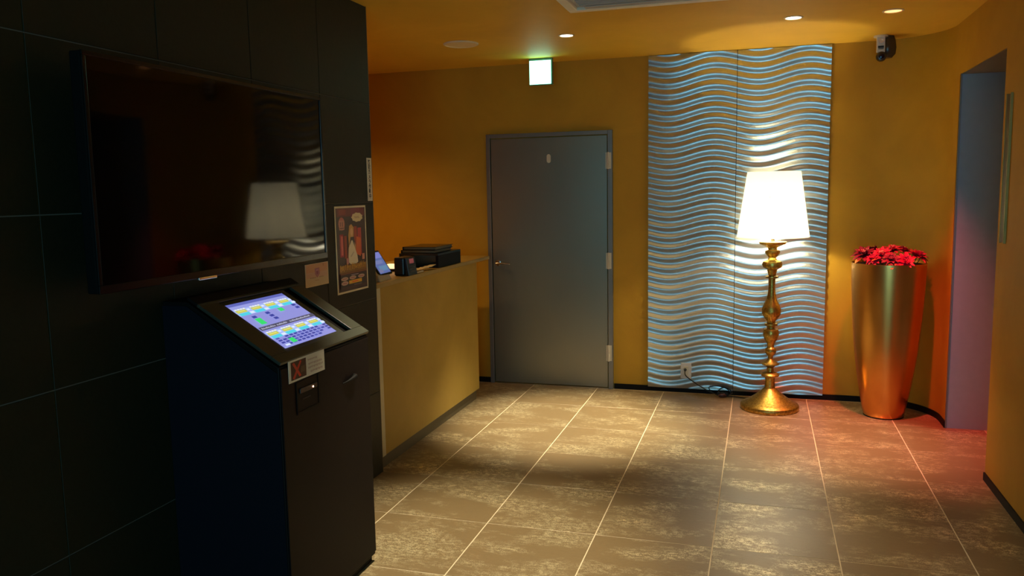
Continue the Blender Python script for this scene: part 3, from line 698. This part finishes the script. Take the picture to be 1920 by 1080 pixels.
# woman: hair, face, neck, black top, arms, apron
pr.poly([(U(.40), V(.45)), (U(.39), V(.66)), (U(.43), V(.77)), (U(.50), V(.79)), (U(.57), V(.75)), (U(.56), V(.64)), (U(.52), V(.58)), (U(.47), V(.42))], (0.50, 0.27, 0.07))
E(.50, .70, .045, .045, (0.60, 0.38, 0.20)); R(.47, .53, .62, .66, (0.55, 0.32, 0.16))
pr.poly([(U(.40), V(.52)), (U(.46), V(.64)), (U(.56), V(.64)), (U(.62), V(.54)), (U(.58), V(.44)), (U(.42), V(.44))], (0.02, 0.010, 0.008))
pr.poly([(U(.36), V(.40)), (U(.38), V(.52)), (U(.42), V(.56)), (U(.44), V(.42))], (0.50, 0.28, 0.13)); pr.poly([(U(.62), V(.40)), (U(.62), V(.54)), (U(.58), V(.58)), (U(.57), V(.44))], (0.45, 0.25, 0.10))
pr.poly([(U(.36), V(.36)), (U(.40), V(.52)), (U(.48), V(.60)), (U(.52), V(.60)), (U(.58), V(.52)), (U(.66), V(.42)), (U(.68), V(.34)), (U(.58), V(.315)), (U(.46), V(.31))], (0.60, 0.52, 0.38))
pr.poly([(U(.44), V(.42)), (U(.54), V(.47)), (U(.56), V(.46)), (U(.46), V(.405))], (0.42, 0.34, 0.24))
R(.30, .38, .33, .40, (0.45, 0.18, 0.16)); R(.82, .90, .36, .43, (0.55, 0.22, 0.15))
# gold title band of brush-like strokes
R(.08, .94, .235, .325, (0.20, 0.085, 0.008))
rn = random.Random(3)
for k in range(16):
    a = .10+.052*k; R(a, a+.018, .25+rn.uniform(0, .02), .335+rn.uniform(-.02, .01), (0.55, 0.30, 0.03)); R(a-.005, a+.04, .27+rn.uniform(0, .04), .282+rn.uniform(0.01, .04), (0.48, 0.24, 0.02))
R(.08, .94, .222, .232, (0.25, 0.07, 0.01))
R(.08, .94, .05, .222, (0.045, 0.010, 0.010)); R(.10, .92, .075, .205, (0.018, 0.008, 0.008))
R(.42, .66, .195, .205, (0.30, 0.22, 0.32))
for a in (.21, .47, .75): E(a, .168, .11, .022, (0.42, 0.28, 0.22), 14); R(a-.07, a+.07, .163, .171, (0.30, 0.05, 0.07))
E(.21, .118, .11, .024, (0.42, 0.26, 0.24), 14); R(.15, .27, .113, .121, (0.28, 0.05, 0.08)); R(.34, .76, .100, .140, (0.62, 0.36, 0.02)); R(.44, .64, .112, .128, (0.62, 0.14, 0.02))
R(.50, .76, .075, .088, (0.10, 0.08, 0.09))
pr.gain = 1.5; pr.build('print', M['print'], t, (WX+0.0016, py0, pz0), DU, DV)
# notice card with a shield emblem
cy0, cy1, cz0, cz1 = 3.321, 3.533, 1.137, 1.246
t = thing('notice_card', 'small salmon card with a purple shield below the television corner', 'card', (XL, (cy0+cy1)/2, cz0))
MB().box(WX, WX+0.0015, cy0, cy1, cz0, cz1).build('sheet', M['paperwarm'], t)
pr = Print(); W_, H_ = cy1-cy0, cz1-cz0
R(.04, .96, .45, .97, (0.46, 0.22, 0.10)); R(.04, .96, .38, .62, (0.48, 0.28, 0.18))
pr.poly([(U(.40), V(.78)), (U(.60), V(.80)), (U(.61), V(.52)), (U(.50), V(.36)), (U(.41), V(.52))], (0.28, 0.08, 0.10)); pr.poly([(U(.44), V(.72)), (U(.57), V(.73)), (U(.57), V(.54)), (U(.50), V(.44)), (U(.45), V(.54))], (0.38, 0.14, 0.16)); pr.poly([(U(.46), V(.66)), (U(.55), V(.67)), (U(.55), V(.54)), (U(.50), V(.48)), (U(.47), V(.54))], (0.20, 0.03, 0.06))
for k in range(9):
    a = .20+.065*k
    if .40 < a < .58: continue
    R(a, a+.04, .36, .40, (0.22, 0.13, 0.07))
R(.40, .58, .24, .265, (0.36, 0.22, 0.12)); R(.76, .79, .84, .95, (0.30, 0.14, 0.04))
pr.gain = 1.35; pr.build('print', M['print'], t, (WX+0.0016, cy0, cz0), DU, DV)
# vertical camera notice
sy0, sy1, sz0, sz1 = 3.986, 4.040, 1.532, 1.762
t = thing('camera_notice', 'narrow upright black and white notice at the edge of the tiled wall', 'sign', (XL, (sy0+sy1)/2, sz0))
MB().box(WX, WX+0.0015, sy0, sy1, sz0, sz1).build('sheet', M['paper'], t)
lettering('lettering', '防\n犯\nカ\nメ\nラ\n作\n動\n中', 0.028, M['ink'], t, (WX+0.0019, (sy0+sy1)/2, sz1-0.010), DU, DV, 'CENTER', 0.93)

# ------------------------------------------------------------------ kiosk
KX, ky0, ky1 = -1.565, 2.366, 3.022
t = thing('ticket_kiosk', 'black touch screen kiosk standing against the dark tiled wall', 'kiosk', (-1.8, (ky0+ky1)/2, 0))
prof = [(XL+0.003, 0.03), (KX-0.001, 0.03), (KX-0.001, 0.955), (KX-0.001, 0.985), (-1.925, 1.205), (XL+0.003, 1.205)]
kb = MB().prism(prof, ky0+0.0015, ky1-0.0015).build('cabinet', M['kiosk'], t, bevel=0.004)
MB().prism([(XL+0.004, 0.03), (KX-0.006, 0.03), (KX-0.006, 0.965), (-1.925, 1.19), (XL+0.004, 1.19)], ky0-0.0015, ky0+0.0014).build('side_panel', M['kioskside'], t)
MB().box(XL+0.01, KX-0.015, ky0+0.01, ky1-0.01, 0, 0.03).build('plinth', M['base'], t)
MB().box(KX-0.001, KX+0.004, ky0+0.004, ky1-0.004, 0.045, 0.978).build('front_door', M['kiosk'], t, bevel=0.002)
# sloping top bezel
ov = Vector((KX+0.003, ky0, 0.992)); sd = Vector((-1.925-KX, 0, 1.212-0.992)); sl = sd.length; sd.normalize(); yv = Vector((0, 1, 0)); sn = yv.cross(sd).normalized()
def slope_box(u0, u1, v0, v1, h0, h1, mb=None):
    mb = mb or MB(); P = lambda a, b, c: ov + yv*a + sd*b + sn*c
    return mb.add([P(u0,v0,h0),P(u1,v0,h0),P(u1,v1,h0),P(u0,v1,h0),P(u0,v0,h1),P(u1,v0,h1),P(u1,v1,h1),P(u0,v1,h1)],
        [(0,3,2,1),(4,5,6,7),(0,1,5,4),(1,2,6,5),(2,3,7,6),(3,0,4,7)])
KW = ky1-ky0; su0, su1 = 0.118, 0.485; sv0, sv1 = 0.062, 0.345; e = 0.02
slope_box(0, KW, sv1+e+0.012, sl, 0, 0.011).build('top_cover', M['kiosk'], t, bevel=0.002)
bz = slope_box(0, KW, 0, sv0-e, 0, 0.012); slope_box(0, KW, sv1+e, sv1+e+0.012, 0, 0.012, bz); slope_box(0, su0-e, sv0-e, sv1+e, 0, 0.012, bz); slope_box(su1+0.085, KW, sv0-e, sv1+e, 0, 0.012, bz)
bz.build('bezel', M['bezel'], t, bevel=0.002)


slope_box(su0-0.018, su1+0.035, sv0-0.018, sv1+0.018, 0, 0.005).build('monitor', M['bezel'], t, bevel=0.001)
SO = ov + yv*su0 + sd*sv0 + sn*0.0055
W_, H_ = su1-su0, sv1-sv0
pr = Print()
def S(u0, u1, v0, v1, col): pr.rect(u0*W_, u1*W_, (1-v1)*H_, (1-v0)*H_, col)     # v measured from the top of the screen
LAV = (0.24, 0.25, 0.60); WHT = (0.62, 0.72, 0.95); YEL = (0.50, 0.52, 0.08); CY = (0.07, 0.55, 0.68); DB = (0.035, 0.05, 0.30); GR = (0.03, 0.62, 0.14)
S(0, 1, 0, 1, LAV); S(0, 1, 0, .055, (0.10, 0.12, 0.42)); S(0, 1, .055, .11, (0.27, 0.30, 0.66))
for base_v in (.115, .645):
    S(0, 1, base_v, base_v+.145, (0.34, 0.42, 0.80))
    for c in range(4):
        a = .03+.25*c
        for q in range(4): S(a+.045*q, a+.045*q+.034, base_v, base_v+.022, (0.75, 0.78, 0.66))
        S(a-.01, a+.155, base_v+.03, base_v+.085, YEL); S(a+.01, a+.135, base_v+.045, base_v+.058, (0.70, 0.66, 0.20)); S(a+.17, a+.215, base_v+.03, base_v+.065, WHT)
        S(a-.01, a+.155, base_v+.092, base_v+.148, CY); S(a+.165, a+.23, base_v+.095, base_v+.135, WHT)
for (a, b) in ((.115, .315), (.36, .300), (.37, .365), (.38, .430), (.875, .27), (.885, .335)): S(a, a+.068, b, b+.045, DB)
S(.11, .205, .375, .505, GR); S(.60, .685, .285, .355, GR)
S(0, 1, .545, .615, (0.07, 0.07, 0.12))
for k in range(34):
    if k in (9, 17, 18): continue
    S(.03+.026*k, .03+.026*k+.017, .565+.006*(k % 3), .595, (0.42, 0.42, 0.55))
for rr in range(4):
    for c in range(12):
        if (rr == 0 and c in (1, 10)) or (rr == 3 and c in (0, 9, 10, 11)) or (rr == 2 and c == 10): continue
        a = .02+.080*c; b = .805+.047*rr
        S(a, a+.060, b, b+.030, DB if (c+rr) % 5 else (0.07, 0.09, 0.40))
S(.17, .255, .875, .965, GR); S(.03, .11, .955, .985, WHT)
pr.build('screen', M['screen'], t, SO, yv, sd, eps=0.00004)
# notice label with red cross
ly0, ly1, lz0, lz1 = 2.415, 2.658, 0.922, 1.003
lab = MB().box(KX+0.0045, KX+0.0057, ly0, ly1, lz0-0.004, lz1-0.006); lab.build('notice_label', M['paper'], t, label='white label with a red cross on a dark square')
pr = Print(); W_, H_ = ly1-ly0, lz1-lz0
R(.06, .47, .10, .90, (0.020, 0.014, 0.008))
pr.poly([(U(.31), V(.30)), (U(.44), V(.34)), (U(.44), V(.60)), (U(.33), V(.58))], (0.07, 0.065, 0.035))
pr.poly([(U(.10), V(.82)), (U(.15), V(.86)), (U(.33), V(.20)), (U(.28), V(.16))], (0.62, 0.035, 0.012)); pr.poly([(U(.31), V(.88)), (U(.35), V(.82)), (U(.15), V(.12)), (U(.10), V(.18))], (0.62, 0.035, 0.012))
rn = random.Random(5)
for row, (v0, n, u0) in enumerate(((.74, 7, .52), (.56, 10, .53), (.40, 11, .51), (.22, 9, .56))):
    for k in range(n):
        a = u0+.038*k; c = (0.42, 0.20, 0.15) if row < 3 else (0.36, 0.14, 0.12)
        R(a, a+.028, v0, v0+.022, c); R(a+.008, a+.015, v0-.04, v0+.06, c)
        if rn.random() < .6: R(a+.002, a+.026, v0-.045, v0-.025, c)
pr.build('label_print', M['print'], t, (KX+0.0059, ly0, lz0-0.005), DU, DV)
# card slot unit
c = MB().box(KX+0.003, KX+0.0075, 2.458, 2.468, 0.796, 0.912).box(KX+0.003, KX+0.0075, 2.604, 2.616, 0.796, 0.912).box(KX+0.003, KX+0.0075, 2.468, 2.604, 0.796, 0.804)
c.build('slot_frame', M['base'], t)
MB().box(KX+0.003, KX+0.0055, 2.468, 2.604, 0.804, 0.912).build('slot_plate', M['kiosk'], t)
MB().box(KX+0.005, KX+0.010, 2.478, 2.594, 0.868, 0.886).build('slot_hood', M['black'], t, bevel=0.002)
MB().box(KX+0.005, KX+0.0064, 2.495, 2.55, 0.842, 0.848).build('card_slot', M['ink'], t)
MB().lathe([(0.0035, 0), (0.0035, 0.003)], (KX+0.009, 2.562, 0.876), 12, axis='X').build('status_light', M['led'], t)
# keyed latch
MB().tube([(KX+0.005, 2.79, 0.832), (KX+0.011, 2.82, 0.834), (KX+0.013, 2.86, 0.838), (KX+0.009, 2.888, 0.840)], [0.002, 0.004, 0.008, 0.011], 10).build('latch_handle', M['base'], t, smooth=True)
MB().lathe([(0.012, 0), (0.012, 0.008), (0.006, 0.010)], (KX+0.004, 2.885, 0.840), 18, axis='X').build('latch', M['base'], t)

# unseen lamp added to light the reception side orange
t = thing('downlight', 'added unseen downlight that warms the reception side, behind the tiled wall', 'ceiling light', (-3.1, 5.2, H), 'recessed downlights')
MB().lathe([(0.052, 0), (0.052, -0.003), (0.042, -0.005), (0.040, 0)], (-3.1, 5.2, H), 32, False, False).build('trim_ring', M['white'], t)
MB().lathe([(0.040, -0.0015), (0.040, -0.0005)], (-3.1, 5.2, H), 32).build('lens', M['d_red'], t)
light('spot', 'SPOT', (-3.1, 5.2, H-0.02), 42, (1.0, 0.56, 0.20), t, aim=(-3.1, 5.2, 0), spot_size=2.3, spot_blend=1.0, shadow_soft_size=0.04)
